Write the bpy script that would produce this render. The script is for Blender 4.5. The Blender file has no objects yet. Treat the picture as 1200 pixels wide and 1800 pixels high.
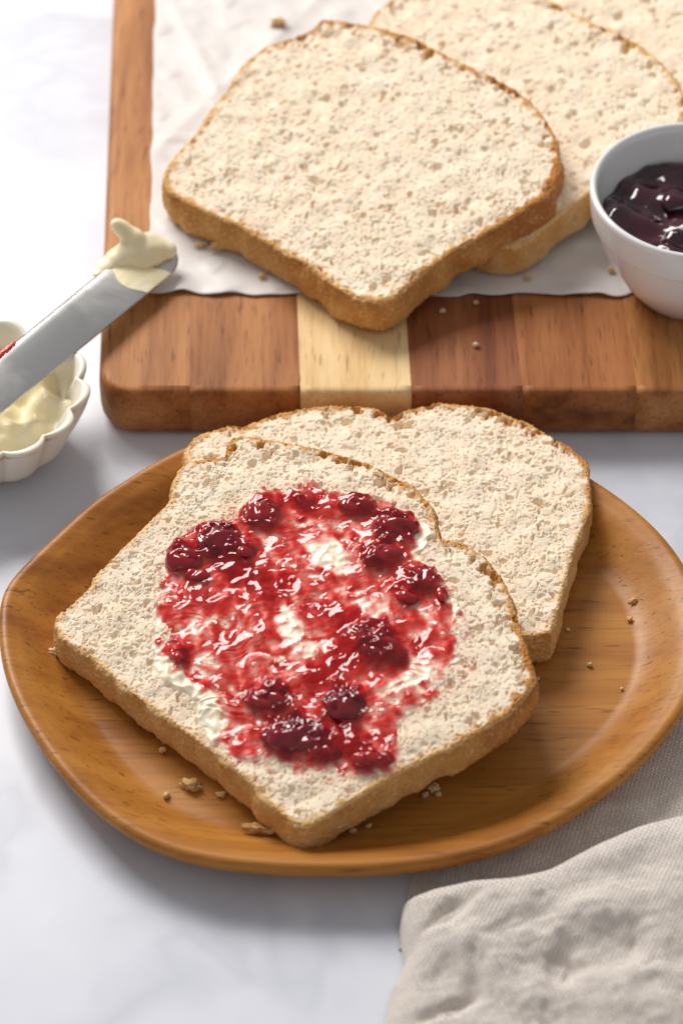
import bpy, bmesh, math, random
import numpy as np
from mathutils import Vector
R = math.radians
S = 0.01            # everything below is written in centimetres
SC = bpy.context.scene
COL = SC.collection

# ------------------------------------------------------------------ camera
PITCH = R(45.0); FPX = 5100.0; DIST = 97.0
TGT = np.array([0.0, 5.6, 0.0])
CAM = TGT + DIST*np.array([0, -math.cos(PITCH), math.sin(PITCH)])
FW = np.array([0, math.cos(PITCH), -math.sin(PITCH)])
UP = np.array([0, math.sin(PITCH), math.cos(PITCH)])
RT = np.array([1.0, 0, 0])
cam = bpy.data.cameras.new('camera'); camo = bpy.data.objects.new('camera', cam); COL.objects.link(camo)
camo.location = CAM*S; camo.rotation_euler = (math.pi/2-PITCH, 0, 0)
cam.sensor_fit = 'VERTICAL'; cam.sensor_height = 36; cam.lens = FPX/1800*36
cam.clip_start = 0.05; cam.clip_end = 50
cam.dof.use_dof = True; cam.dof.focus_distance = 0.922; cam.dof.aperture_fstop = 9.5
SC.camera = camo

# ------------------------------------------------------------------ light
w = bpy.data.worlds.new('World'); SC.world = w; w.use_nodes = True
bg = w.node_tree.nodes['Background']; bg.inputs[0].default_value = (1.0, 0.99, 0.985, 1); bg.inputs[1].default_value = 0.31
def area(name, loc, target, sx, sy, power, col):
    l = bpy.data.lights.new(name, 'AREA'); l.shape = 'RECTANGLE'; l.size = sx*S; l.size_y = sy*S
    l.energy = power; l.color = col
    o = bpy.data.objects.new(name, l); COL.objects.link(o)
    o.location = Vector(loc)*S
    o.rotation_euler = (Vector(target)-Vector(loc)).to_track_quat('-Z', 'Y').to_euler()
    return o
area('window_light', (-66, 118, 118), (0, 4, 0), 92, 72, 32.0, (1.0, 0.955, 0.905))
SC.view_settings.view_transform = 'Standard'; SC.view_settings.look = 'None'
SC.view_settings.exposure = 0.19; SC.view_settings.gamma = 1
SC.render.engine = 'CYCLES'
SC.cycles.max_bounces = 8; SC.cycles.transparent_max_bounces = 8; SC.cycles.use_denoising = True

# ------------------------------------------------------------------ tools
def P(px, py, z=0.0):
    """photograph pixel -> point (cm) on the height z (number, or function of x, y)"""
    d = FW*FPX + RT*(px-600) - UP*(py-900)
    if not callable(z):
        t = (z-CAM[2])/d[2]; return CAM + d*t
    zz = 1.0
    for _ in range(30):
        t = (zz-CAM[2])/d[2]; p = CAM+d*t; zz = float(z(p[0], p[1]))
    return p
def PROJ(x, y, z):
    v0, v1, v2 = x-CAM[0], y-CAM[1], z-CAM[2]
    dp = v1*FW[1]+v2*FW[2]
    return 600+FPX*v0/dp, 900-FPX*(v1*UP[1]+v2*UP[2])/dp

class Noise:
    def __init__(s, seed, lo, hi, period, n=512, ax=1.0, ay=1.0):
        rng = np.random.default_rng(seed)
        f = np.fft.rfft2(rng.standard_normal((n, n)))
        kx = np.fft.rfftfreq(n, period/n)[None, :]*ax; ky = np.fft.fftfreq(n, period/n)[:, None]*ay
        k = np.sqrt(kx*kx+ky*ky)+1e-9
        m = np.exp(-0.5*(np.log(k*math.sqrt(lo*hi))/(0.33*math.log(hi/lo)+0.04))**2)
        a = np.fft.irfft2(f*m, s=(n, n)); s.a = (a-a.mean())/a.std(); s.n = n; s.p = period
    def __call__(s, x, y):
        u = (np.asarray(x, float)/s.p % 1.0)*s.n; v = (np.asarray(y, float)/s.p % 1.0)*s.n
        i = np.floor(u).astype(int); j = np.floor(v).astype(int); fu = u-i; fv = v-j
        i0 = i % s.n; i1 = (i+1) % s.n; j0 = j % s.n; j1 = (j+1) % s.n; a = s.a
        return (a[j0, i0]*(1-fu)+a[j0, i1]*fu)*(1-fv)+(a[j1, i0]*(1-fu)+a[j1, i1]*fu)*fv
relu = lambda a: np.maximum(a, 0)
def sst(a, lo, hi):
    t = np.clip((a-lo)/(hi-lo), 0, 1); return t*t*(3-2*t)
N_big = Noise(1, .9, 2.5, 12.8); N_a = Noise(2, .30, .60, 12.8, 1024); N_b = Noise(3, .14, .28, 12.8, 1024)
N_c = Noise(4, .07, .13, 6.4, 1024); N_w = Noise(5, .35, 1.0, 12.8); N_w2 = Noise(6, .35, 1.0, 12.8)
N_f = Noise(9, .05, .09, 6.4, 1024)
N_d = Noise(7, 1.5, 5, 25.6); N_v = Noise(8, .18, .4, 12.8, 1024)

def pore_tile(seed, period=12.8, n=1024):
    rg = np.random.default_rng(seed); T = np.zeros((n, n)); px = period/n
    for cnt, r0, r1 in ((9000, .021, .033), (1500, .032, .050), (380, .05, .085), (75, .075, .125)):
        for _ in range(cnt):
            r_ = rg.uniform(r0, r1); e = rg.uniform(1, 2.1); a_ = rg.uniform(0, math.pi); m = int(r_*e/px)+2
            ci, cj = rg.integers(0, n, 2); g = np.arange(-m, m+1)*px; gx, gy = g[None, :], g[:, None]
            uu = (gx*math.cos(a_)+gy*math.sin(a_))/e; vv = gy*math.cos(a_)-gx*math.sin(a_)
            q = 1-(uu*uu+vv*vv)/(r_*r_); st = np.where(q > 0, np.sqrt(relu(q)), 0)*r_*rg.uniform(.7, 1.5)
            ii = (ci+np.arange(-m, m+1)) % n; jj = (cj+np.arange(-m, m+1)) % n
            ix = np.ix_(ii, jj); T[ix] = np.maximum(T[ix], st)
    T = .5*T+.125*(np.roll(T, 1, 0)+np.roll(T, -1, 0)+np.roll(T, 1, 1)+np.roll(T, -1, 1))
    N = Noise.__new__(Noise); N.a = T; N.n = n; N.p = period; return N
PORE = pore_tile(42)
def tag(o, label=None, cat=None, group=None, kind=None):
    for k, v in (('label', label), ('category', cat), ('group', group), ('kind', kind)):
        if v: o[k] = v
    return o
def empty(name, base, label, cat, group=None):
    o = bpy.data.objects.new(name, None); COL.objects.link(o); o.location = Vector([float(c) for c in base])*S
    o.empty_display_size = .01
    o['base'] = [float(c) for c in base]
    return tag(o, label, cat, group)
def mk(name, V, F, mat, parent=None, smooth=True, attrs=None, base=None):
    """one mesh object from world-space points in cm"""
    me = bpy.data.meshes.new(name); V = np.asarray(V, dtype=np.float64)
    b = np.array(parent['base'] if parent is not None and 'base' in parent else (base if base is not None else (0, 0, 0)), float)
    if parent is not None and 'base' not in parent: b = np.zeros(3)
    V = (V-b)*S
    F = np.asarray(F) if not isinstance(F, list) else F
    if isinstance(F, np.ndarray):
        k = F.shape[1]
        me.vertices.add(len(V)); me.vertices.foreach_set('co', V.astype(np.float32).ravel())
        me.loops.add(F.size); me.loops.foreach_set('vertex_index', F.astype(np.int32).ravel())
        me.polygons.add(len(F)); me.polygons.foreach_set('loop_start', np.arange(0, F.size, k, dtype=np.int32))
        me.update(calc_edges=True)
    else:
        me.from_pydata([tuple(v) for v in V], [], F); me.update()
    me.polygons.foreach_set('use_smooth', [smooth]*len(me.polygons))
    for an, av in (attrs or {}).items():
        a = me.attributes.new(an, 'FLOAT', 'POINT'); a.data.foreach_set('value', np.asarray(av, np.float32).ravel())
    me.validate(); me.update()
    o = bpy.data.objects.new(name, me); COL.objects.link(o)
    if mat: me.materials.append(mat)
    if parent is not None:
        o.parent = parent; o['base'] = [float(c) for c in b]
    else:
        o.location = Vector(b)*S; o['base'] = [float(c) for c in b]
    return o
def gridfaces(nr, nc, wrap=False):
    i = np.arange(nr-1)[:, None]; j = np.arange(nc if wrap else nc-1)[None, :]; j2 = (j+1) % nc
    return np.stack([i*nc+j, i*nc+j2, (i+1)*nc+j2, (i+1)*nc+j], -1).reshape(-1, 4)
def resamp(pts, n, smooth=0):
    p = np.asarray(pts, float); d = np.r_[0, np.cumsum(np.linalg.norm(np.diff(p[:, :2], axis=0), axis=1))]
    t = np.linspace(0, d[-1], n); q = np.stack([np.interp(t, d, p[:, k]) for k in range(p.shape[1])], 1)
    for _ in range(smooth):
        q[1:-1] = .25*q[:-2]+.5*q[1:-1]+.25*q[2:]
    return q
def coons(c_bot, c_top, c_left, c_right, n):
    """bot: W->S, top: N->E, left: W->N, right: S->E ; returns n x n x 2 (row = away from bot)"""
    sm = n//20
    b, t, l, r = [resamp(c, n, sm) for c in (c_bot, c_top, c_left, c_right)]
    u = np.linspace(0, 1, n)[None, :, None]; v = np.linspace(0, 1, n)[:, None, None]
    G = (1-v)*b[None]+v*t[None]+(1-u)*l[:, None]+u*r[:, None]
    G -= (1-u)*(1-v)*b[0]+u*(1-v)*b[-1]+(1-u)*v*t[0]+u*v*t[-1]
    return G
def boundary(G):
    """ring of the grid edge in order bot, right, top reversed, left reversed"""
    n = G.shape[0]; idx = np.arange(n*n).reshape(n, n)
    ring = np.r_[idx[0, :-1], idx[:-1, -1], idx[-1, :0:-1], idx[:0:-1, 0]]
    return ring
def poly_sd(x, y, poly):
    """signed distance to closed polygon, + inside"""
    x = np.asarray(x); y = np.asarray(y); sh = x.shape; x = x.ravel(); y = y.ravel()
    best = np.full(x.shape, 1e9); ins = np.zeros(x.shape, bool); m = len(poly)
    for k in range(m):
        ax, ay = poly[k]; bx, by = poly[(k+1) % m]; dx, dy = bx-ax, by-ay; L = dx*dx+dy*dy+1e-12
        t = np.clip(((x-ax)*dx+(y-ay)*dy)/L, 0, 1)
        best = np.minimum(best, (x-ax-t*dx)**2+(y-ay-t*dy)**2)
        if ay != by:
            ins ^= ((ay > y) != (by > y)) & (x < (bx-ax)*(y-ay)/(by-ay)+ax)
    return (np.sqrt(best)*np.where(ins, 1, -1)).reshape(sh)
def closed_spline(pts, n):
    p = np.asarray(pts, float); m = len(p); out = []
    for t in np.linspace(0, m, n, endpoint=False):
        i = int(t); f = t-i; a, b, c, d = p[(i-1) % m], p[i % m], p[(i+1) % m], p[(i+2) % m]
        out.append(.5*((2*b)+(c-a)*f+(2*a-5*b+4*c-d)*f*f+(3*b-a-3*c+d)*f**3))
    q = np.array(out); d = np.r_[0, np.cumsum(np.linalg.norm(np.diff(np.vstack([q, q[:1]]), axis=0), axis=1))]
    t = np.linspace(0, d[-1], n, endpoint=False); q2 = np.vstack([q, q[:1]])
    return np.stack([np.interp(t, d, q2[:, k]) for k in range(p.shape[1])], 1)
def blob(name, balls, mat, parent, voxel=.05, smooth=6, amp=0, seed=0, attrs=None, base=None):
    """one continuous lump grown from overlapping ellipsoids (x,y,z,rx,ry,rz), cm"""
    bm = bmesh.new()
    for b in balls:
        if len(b) == 4: b = (*b, b[3], b[3])
        r = bmesh.ops.create_icosphere(bm, subdivisions=3, radius=1)
        for v in r['verts']: v.co = Vector((v.co.x*b[3]+b[0], v.co.y*b[4]+b[1], v.co.z*b[5]+b[2]))
    me = bpy.data.meshes.new('tmp'); bm.to_mesh(me); bm.free()
    o = bpy.data.objects.new('tmp', me); COL.objects.link(o)
    m = o.modifiers.new('r', 'REMESH'); m.mode = 'VOXEL'; m.voxel_size = voxel
    if smooth:
        m2 = o.modifiers.new('s', 'SMOOTH'); m2.iterations = smooth; m2.factor = .5
    dg = bpy.context.evaluated_depsgraph_get(); ev = o.evaluated_get(dg); m3 = ev.to_mesh()
    n = len(m3.vertices); co = np.empty(n*3, np.float32); m3.vertices.foreach_get('co', co); co = co.reshape(-1, 3).astype(float)
    no = np.empty(n*3, np.float32); m3.vertices.foreach_get('normal', no); no = no.reshape(-1, 3)
    F = [tuple(p.vertices) for p in m3.polygons]
    ev.to_mesh_clear(); bpy.data.objects.remove(o); bpy.data.meshes.remove(me)
    if amp:
        d = .10*N_a(co[:, 0]+seed*3.3+co[:, 2]*.7, co[:, 1]+co[:, 2]*.6)+.8*N_w(co[:, 0]+seed+co[:, 2], co[:, 1]-co[:, 2])
        co = co+no*(amp*d)[:, None]
    return mk(name, co, F, mat, parent, attrs={k: np.full(n, v) for k, v in (attrs or {}).items()}, base=base)

# ------------------------------------------------------------------ materials
class NT:
    def __init__(s, name):
        s.m = bpy.data.materials.new(name); s.m.use_nodes = True; s.t = s.m.node_tree
        s.b = s.t.nodes['Principled BSDF']; s.out = s.t.nodes['Material Output']
    def n(s, typ, ins=None, **kw):
        nd = s.t.nodes.new(typ)
        for k, v in kw.items(): setattr(nd, k, v)
        for k, v in (ins or {}).items(): s.set(nd.inputs[k], v)
        return nd
    def set(s, sock, v):
        if isinstance(v, bpy.types.NodeSocket): s.t.links.new(v, sock)
        elif isinstance(v, bpy.types.Node): s.t.links.new(v.outputs[0], sock)
        else:
            if isinstance(v, (tuple, list)) and len(v) == 3 and sock.type == 'RGBA': v = (*v, 1)
            sock.default_value = v
    def p(s, **kw):
        for k, v in kw.items(): s.set(s.b.inputs[k.replace('_', ' ')], v)
    def obj(s, scale=(100, 100, 100), rot=(0, 0, 0)):
        tc = s.n('ShaderNodeTexCoord'); mp = s.n('ShaderNodeMapping', {'Vector': tc.outputs['Object'], 'Scale': scale, 'Rotation': rot}); return mp.outputs[0]
    def noise(s, vec, scale, detail=3, rough=.5, dist=0):
        return s.n('ShaderNodeTexNoise', {'Vector': vec, 'Scale': scale, 'Detail': detail, 'Roughness': rough, 'Distortion': dist}).outputs[0]
    def ramp(s, fac, stops, interp='LINEAR'):
        r = s.n('ShaderNodeValToRGB', {'Fac': fac}); r.color_ramp.interpolation = interp
        e = r.color_ramp.elements
        while len(e) < len(stops): e.new(.5)
        for k, (p, c) in enumerate(stops):
            e[k].position = p; e[k].color = (*c, 1) if not isinstance(c, (int, float)) else (c, c, c, 1)
        return r.outputs[0]
    def mix(s, a, b, f, mode='MIX'):
        m = s.n('ShaderNodeMix', data_type='RGBA', blend_type=mode)
        s.set(m.inputs[0], f); s.set(m.inputs[6], a); s.set(m.inputs[7], b); return m.outputs[2]
    def math(s, op, a, b=0.0, c=None):
        m = s.n('ShaderNodeMath', operation=op); s.set(m.inputs[0], a); s.set(m.inputs[1], b)
        if c is not None: s.set(m.inputs[2], c)
        return m.outputs[0]
    def attr(s, name): return s.n('ShaderNodeAttribute', attribute_name=name).outputs['Fac']
    def bump(s, h, strength=.3, dist=.0005, normal=None):
        b = s.n('ShaderNodeBump', {'Height': h, 'Strength': strength, 'Distance': dist})
        if normal is not None: s.set(b.inputs['Normal'], normal)
        s.set(s.b.inputs['Normal'], b.outputs[0]); return b.outputs[0]

def m_marble():
    t = NT('marble'); v = t.obj()
    warp = t.noise(v, .05, 4, .6)
    vv = t.n('ShaderNodeVectorMath', {0: v}, operation='MULTIPLY_ADD'); t.set(vv.inputs[1], (1, 1, 1))
    wv = t.n('ShaderNodeTexNoise', {'Vector': v, 'Scale': .07, 'Detail': 4}).outputs[1]
    sc = t.n('ShaderNodeVectorMath', {0: wv}, operation='SCALE'); sc.inputs[3].default_value = 16
    ad = t.n('ShaderNodeVectorMath', {0: v, 1: sc.outputs[0]}, operation='ADD')
    vein = t.noise(ad.outputs[0], .045, 5, .55)
    vn = t.ramp(t.math('ABSOLUTE', t.math('SUBTRACT', vein, .5)), [(0, 1), (.035, .35), (.12, 0)])
    cloud = t.ramp(t.noise(v, .06, 4, .6), [(.42, 0), (.62, 1)])
    c = t.mix((.755, .785, .865), (.40, .42, .50), t.math('MULTIPLY', vn, .5))
    c = t.mix(c, (.60, .63, .715), t.math('MULTIPLY', cloud, .6))
    t.p(Base_Color=c, Roughness=.33); t.b.inputs['Specular IOR Level'].default_value = .35
    return t.m

def m_wood(name, cols, grain='X', scale=1.0, rough=.4, spec=.4, dark=.35, ring=.7, seed=0, coat=0):
    """cols: light, mid, dark; real 3-D grain running along one axis"""
    t = NT(name)
    s = 100*scale
    st = {'X': (s*.07, s, s), 'Y': (s, s*.07, s)}[grain]
    tc = t.n('ShaderNodeTexCoord'); mp = t.n('ShaderNodeMapping', {'Vector': tc.outputs['Object'], 'Scale': st, 'Location': (seed*3.7, seed*1.3, seed*2.1)})
    v = mp.outputs[0]
    wv = t.n('ShaderNodeTexNoise', {'Vector': v, 'Scale': .35, 'Detail': 2}).outputs[1]
    sc = t.n('ShaderNodeVectorMath', {0: wv}, operation='SCALE'); sc.inputs[3].default_value = 1.6
    ad = t.n('ShaderNodeVectorMath', {0: v, 1: sc.outputs[0]}, operation='ADD').outputs[0]
    band = t.noise(ad, ring, 3, .55)
    fine = t.noise(v, 7, 4, .65)
    fib = t.noise(v, 22, 2, .6)
    c = t.ramp(band, [(.30, cols[2]), (.46, cols[1]), (.66, cols[0])])
    c = t.mix(c, (cols[2][0]*.75, cols[2][1]*.7, cols[2][2]*.65), t.math('MULTIPLY', t.ramp(fine, [(.5, 0), (.72, 1)]), dark))
    # open pores: short dark dashes
    st2 = {'X': (s*.5, s*4.2, s*4.2), 'Y': (s*4.2, s*.5, s*4.2)}[grain]
    mp2 = t.n('ShaderNodeMapping', {'Vector': tc.outputs['Object'], 'Scale': st2})
    por = t.ramp(t.noise(mp2.outputs[0], 1.6, 1, .4), [(.66, 0), (.74, 1)])
    c = t.mix(c, (cols[2][0]*.45, cols[2][1]*.4, cols[2][2]*.35), t.math('MULTIPLY', por, .55))
    t.p(Base_Color=c, Roughness=t.math('MULTIPLY_ADD', fine, .18, rough-.09)); t.b.inputs['Specular IOR Level'].default_value = spec
    h = t.math('SUBTRACT', t.math('MULTIPLY', fib, .5), por)
    t.bump(h, .25, .0002)
    if coat: t.p(Coat_Weight=coat, Coat_Roughness=.22)
    return t.m

def m_crumb():
    t = NT('bread_crumb_face'); v = t.obj()
    n1 = t.noise(v, 2.2, 4, .6); n2 = t.noise(v, 9, 3, .6)
    c = t.mix((.95, .81, .64), (.91, .735, .54), t.ramp(t.noise(v, .9, 4, .6), [(.45, 0), (.7, .8)]))
    c = t.mix(c, (.96, .85, .70), t.ramp(n2, [(.5, 0), (.7, .5)]))
    n3 = t.noise(v, 11, 3, .6)
    c = t.mix(c, (.78, .56, .36), t.ramp(n3, [(.50, 0), (.70, .30)]))
    cr = t.math('ADD', t.attr('crust'), t.math('MULTIPLY', t.math('SUBTRACT', n1, .5), .5))
    edge = t.ramp(cr, [(.30, 0), (.75, 1)])
    br = t.math('ADD', t.attr('brown'), t.math('MULTIPLY', t.math('SUBTRACT', n2, .5), .3))
    ec = t.ramp(br, [(0.0, (.82, .60, .32)), (.45, (.74, .43, .14)), (1, (.50, .20, .04))])
    c = t.mix(c, ec, edge)
    st = t.attr('stain'); c = t.mix(c, (.66, .20, .15), t.math('MULTIPLY', st, t.ramp(n2, [(.35, .1), (.6, 1)])))
    t.p(Base_Color=c, Roughness=.85, Subsurface_Weight=.3, Subsurface_Radius=(1.0, .65, .40), Subsurface_Scale=.0016)
    t.b.inputs['Specular IOR Level'].default_value = .25
    wv = t.n('ShaderNodeTexNoise', {'Vector': v, 'Scale': 5.0, 'Detail': 2}).outputs[1]
    s1 = t.n('ShaderNodeVectorMath', {0: wv}, operation='SCALE'); s1.inputs[3].default_value = .12
    q = t.n('ShaderNodeVectorMath', {0: v, 1: s1.outputs[0]}, operation='ADD').outputs[0]
    vo = t.n('ShaderNodeTexVoronoi', {'Vector': q, 'Scale': 17.0, 'Randomness': 1.0}, feature='SMOOTH_F1').outputs[0]
    t.bump(t.math('ADD', t.ramp(vo, [(.12, 0), (.42, 1)]), t.math('MULTIPLY', t.noise(v, 18, 3, .6), .6)), .4, .0003)
    return t.m
def m_crust():
    t = NT('bread_crust'); v = t.obj()
    n1 = t.noise(v, .7, 3, .5); n2 = t.noise(v, 3, 3, .5)
    br = t.math('ADD', t.attr('brown'), t.math('MULTIPLY', t.math('SUBTRACT', n1, .5), .22))
    c = t.ramp(br, [(0.0, (.78, .55, .32)), (.30, (.74, .46, .20)), (.6, (.62, .31, .08)), (1, (.40, .14, .025))])
    c = t.mix(c, (.84, .64, .42), t.ramp(t.math('ADD', t.attr('raw'), t.math('MULTIPLY', t.math('SUBTRACT', n2, .5), .12)), [(.3, 0), (1, 1)]))
    c = t.mix(c, (.78, .58, .36), t.ramp(n2, [(.55, 0), (.8, .12)]))
    t.p(Base_Color=c, Roughness=.68, Subsurface_Weight=.12, Subsurface_Radius=(1, .5, .25), Subsurface_Scale=.0015)
    t.b.inputs['Specular IOR Level'].default_value = .3
    n3 = t.noise(v, 8, 4, .65)
    c = t.mix(c, (.56, .28, .08), t.ramp(n3, [(.32, .45), (.49, 0)])); c = t.mix(c, (.88, .66, .38), t.ramp(n3, [(.53, 0), (.70, .6)]))
    t.p(Base_Color=c)
    wv = t.n('ShaderNodeTexNoise', {'Vector': v, 'Scale': 4.0, 'Detail': 2}).outputs[1]
    s1 = t.n('ShaderNodeVectorMath', {0: wv}, operation='SCALE'); s1.inputs[3].default_value = .2
    q = t.n('ShaderNodeVectorMath', {0: v, 1: s1.outputs[0]}, operation='ADD').outputs[0]
    vo = t.n('ShaderNodeTexVoronoi', {'Vector': q, 'Scale': 9.0, 'Randomness': 1.0}, feature='SMOOTH_F1').outputs[0]
    t.bump(t.math('ADD', t.math('MULTIPLY', t.ramp(vo, [(.10, 0), (.40, 1)]), t.math('SUBTRACT', 1.0, t.math('MULTIPLY', t.attr('brown'), .6))), t.math('MULTIPLY', n3, 1.2)), .6, .0005)
    return t.m
def m_jam(name='jam', butterless=False):
    t = NT(name); v = t.obj()
    j = t.attr('jam')
    j = t.math('ADD', j, t.math('MULTIPLY', t.math('SUBTRACT', t.noise(v, 1.3, 4, .5, 1.0), .5), .26))
    c = t.ramp(j, [(0.0, (.86, .77, .58)), (.13, (.84, .62, .44)), (.25, (.80, .30, .18)), (.38, (.68, .10, .055)),
                   (.54, (.50, .012, .012)), (.76, (.27, .003, .008)), (1.0, (.10, .002, .012))])
    t.p(Base_Color=c, Roughness=.12, Coat_Weight=.35, Coat_Roughness=.03, Subsurface_Weight=.4, Subsurface_Radius=(1, .16, .08), Subsurface_Scale=.0035)
    t.b.inputs['Specular IOR Level'].default_value = .5
    t.bump(t.noise(v, 2.5, 1, .4), .15, .0004)
    return t.m
def m_gel():
    """clear red gel: colour comes from how thick it lies over the butter"""
    t = NT('jam_gel'); t.t.nodes.remove(t.b); v = t.obj()
    th = t.math('MULTIPLY', t.attr('thick'), t.math('ADD', .55, t.math('MULTIPLY', t.noise(v, 1.5, 4, .55, .5), .9)))
    ch = [t.math('EXPONENT', t.math('MULTIPLY', th, -k)) for k in (3.0, 19.0, 18.5)]
    col = t.n('ShaderNodeCombineColor', {0: ch[0], 1: ch[1], 2: ch[2]})
    tr = t.n('ShaderNodeBsdfTransparent', {'Color': col.outputs[0]})
    j = t.attr('jam')
    pc = t.ramp(j, [(.3, (.75, .16, .10)), (.6, (.48, .010, .012)), (.95, (.16, .002, .012))])
    df = t.n('ShaderNodeBsdfPrincipled', {'Base Color': pc, 'Roughness': .5, 'Subsurface Weight': 0.0, 'Subsurface Radius': (1, .2, .12), 'Subsurface Scale': .003})
    df.inputs['Specular IOR Level'].default_value = 0
    body = t.math('MULTIPLY_ADD', t.ramp(j, [(.36, .04), (.58, .30), (.9, .7)]), 1.0, t.math('MULTIPLY', t.ramp(t.noise(v, 4, 3, .6), [(.5, 0), (.7, 1)]), .12))
    m1 = t.n('ShaderNodeMixShader', {0: body, 1: tr.outputs[0], 2: df.outputs[0]})
    bp = t.n('ShaderNodeBump', {'Height': t.noise(v, 5, 2, .5), 'Strength': .12, 'Distance': .0004})
    gl = t.n('ShaderNodeBsdfGlossy', {'Color': (1, .97, .98, 1), 'Roughness': .06, 'Normal': bp.outputs[0]})
    fr = t.n('ShaderNodeFresnel', {'IOR': 1.46, 'Normal': bp.outputs[0]})
    front = t.math('SUBTRACT', 1.0, t.n('ShaderNodeNewGeometry').outputs['Backfacing'])
    m2 = t.n('ShaderNodeMixShader', {0: t.math('MULTIPLY', fr.outputs[0], front), 1: m1.outputs[0], 2: gl.outputs[0]})
    t.set(t.out.inputs[0], m2.outputs[0]); return t.m
def m_butterspread():
    t = NT('butter_spread'); v = t.obj()
    c = t.ramp(t.math('ADD', t.attr('pink'), t.math('MULTIPLY', t.math('SUBTRACT', t.noise(v, 3, 4, .6, 1), .5), .5)), [(.1, (.98, .87, .66)), (.4, (.95, .66, .52)), (.9, (.85, .32, .22))])
    t.p(Base_Color=c, Roughness=.34, Subsurface_Weight=0.0, Subsurface_Radius=(1, .7, .45), Subsurface_Scale=.003)
    t.bump(t.noise(v, 4, 3, .5), .2, .0005)
    return t.m
def m_darkjam():
    t = NT('dark_jam'); v = t.obj()
    c = t.ramp(t.noise(v, 1.1, 3), [(.35, (.014, .001, .005)), (.7, (.055, .002, .012))])
    t.p(Base_Color=c, Roughness=.12, Coat_Weight=.5, Coat_Roughness=.04, Subsurface_Weight=.15, Subsurface_Radius=(1, .1, .1), Subsurface_Scale=.002)
    t.bump(t.noise(v, 2.0, 2, .4), .2, .0006)
    return t.m
def m_butter():
    t = NT('butter'); v = t.obj()
    c = t.ramp(t.noise(v, 1.2, 3), [(.3, (.99, .85, .53)), (.7, (.99, .89, .66))])
    t.p(Base_Color=c, Roughness=.34, Subsurface_Weight=.25, Subsurface_Radius=(1, .9, .6), Subsurface_Scale=.0012)
    t.bump(t.noise(v, 1.2, 1, .4), .1, .0005)
    return t.m
def m_ceramic(name, col, speck=False):
    t = NT(name)
    t.p(Base_Color=col, Roughness=.16, Coat_Weight=.3, Coat_Roughness=.06)
    if speck:
        v = t.obj(); e = t.attr('edge')
        c = t.mix(col, (.50, .34, .22), t.ramp(t.math('ADD', e, t.math('MULTIPLY', t.math('SUBTRACT', t.noise(v, 2, 4, .6), .5), .7)), [(.55, 0), (.95, .8)]))
        c = t.mix(c, (.55, .42, .30), t.ramp(t.noise(v, 9, 2, .5), [(.68, 0), (.76, .4)]))
        t.p(Base_Color=c, Roughness=.3)
    return t.m
def m_paper():
    t = NT('parchment'); v = t.obj()
    c = t.mix((.84, .81, .79), (.78, .75, .74), t.ramp(t.noise(v, .5, 4, .6), [(.4, 0), (.65, 1)]))
    t.p(Base_Color=c, Roughness=.42); t.b.inputs['Specular IOR Level'].default_value = .35
    tr = t.n('ShaderNodeBsdfTranslucent', {'Color': (.85, .80, .76, 1)})
    mx = t.n('ShaderNodeMixShader', {0: .16, 1: t.b.outputs[0], 2: tr.outputs[0]}); t.set(t.out.inputs[0], mx.outputs[0])
    t.bump(t.noise(v, 1.2, 4, .6), .2, .0006)
    return t.m
def m_linen():
    t = NT('linen')
    uv = t.n('ShaderNodeUVMap', uv_map='weave').outputs[0]
    nz = t.n('ShaderNodeTexNoise', {'Vector': uv, 'Scale': .35, 'Detail': 3}).outputs[1]
    s1 = t.n('ShaderNodeVectorMath', {0: nz}, operation='SCALE'); s1.inputs[3].default_value = .22
    q = t.n('ShaderNodeVectorMath', {0: uv, 1: s1.outputs[0]}, operation='ADD').outputs[0]
    sp = t.n('ShaderNodeSeparateXYZ', {0: q}); x, y = sp.outputs[0], sp.outputs[1]
    K = 2*math.pi/.17
    sx = t.math('SINE', t.math('MULTIPLY', x, K)); sy = t.math('SINE', t.math('MULTIPLY', y, K))
    weave = t.math('MULTIPLY', sx, sy)
    hx = t.math('ABSOLUTE', sx); hy = t.math('ABSOLUTE', sy)
    h = t.math('ADD', t.math('MULTIPLY', weave, .5), t.math('MULTIPLY', t.math('ADD', hx, hy), .5))
    # slubs: threads vary in tone
    mx_ = t.n('ShaderNodeMapping', {'Vector': q, 'Scale': (18, .5, 1)}); my_ = t.n('ShaderNodeMapping', {'Vector': q, 'Scale': (.5, 18, 1)})
    th = t.math('ADD', t.noise(mx_.outputs[0], 1, 2), t.noise(my_.outputs[0], 1, 2))
    c = t.ramp(t.math('ADD', t.math('MULTIPLY', h, .50), t.math('MULTIPLY', th, .36)), [(.38, (.52, .435, .375)), (.60, (.83, .745, .675)), (.92, (.97, .915, .86))])
    t.p(Base_Color=c, Roughness=.9, Sheen_Weight=.25, Sheen_Roughness=.5); t.b.inputs['Specular IOR Level'].default_value = .15
    t.bump(t.math('ADD', h, t.math('MULTIPLY', t.noise(uv, 14, 3, .6), .6)), 1.0, .0006)
    return t.m
def m_steel():
    t = NT('steel'); v = t.obj((30, 30, 30))
    sm = t.ramp(t.noise(v, 1.1, 4, .6, .8), [(.45, .22), (.7, .36)])
    t.p(Base_Color=(.62, .61, .60), Metallic=1.0, Roughness=sm)
    return t.m
M = dict(marble=m_marble(), crumb=m_crumb(), crust=m_crust(), jam=m_jam(), gel=m_gel(), butterspread=m_butterspread(), darkjam=m_darkjam(), butter=m_butter(),
    bowl=m_ceramic('white_glaze', (.83, .83, .84)), dish=m_ceramic('cream_glaze', (.86, .81, .70), True), paper=m_paper(), linen=m_linen(), steel=m_steel(),
    plate=m_wood('plate_wood', ((.48, .205, .038), (.40, .155, .025), (.25, .083, .013)), 'X', 1.0, .42, .28, .45, .7, 1, .04))

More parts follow.
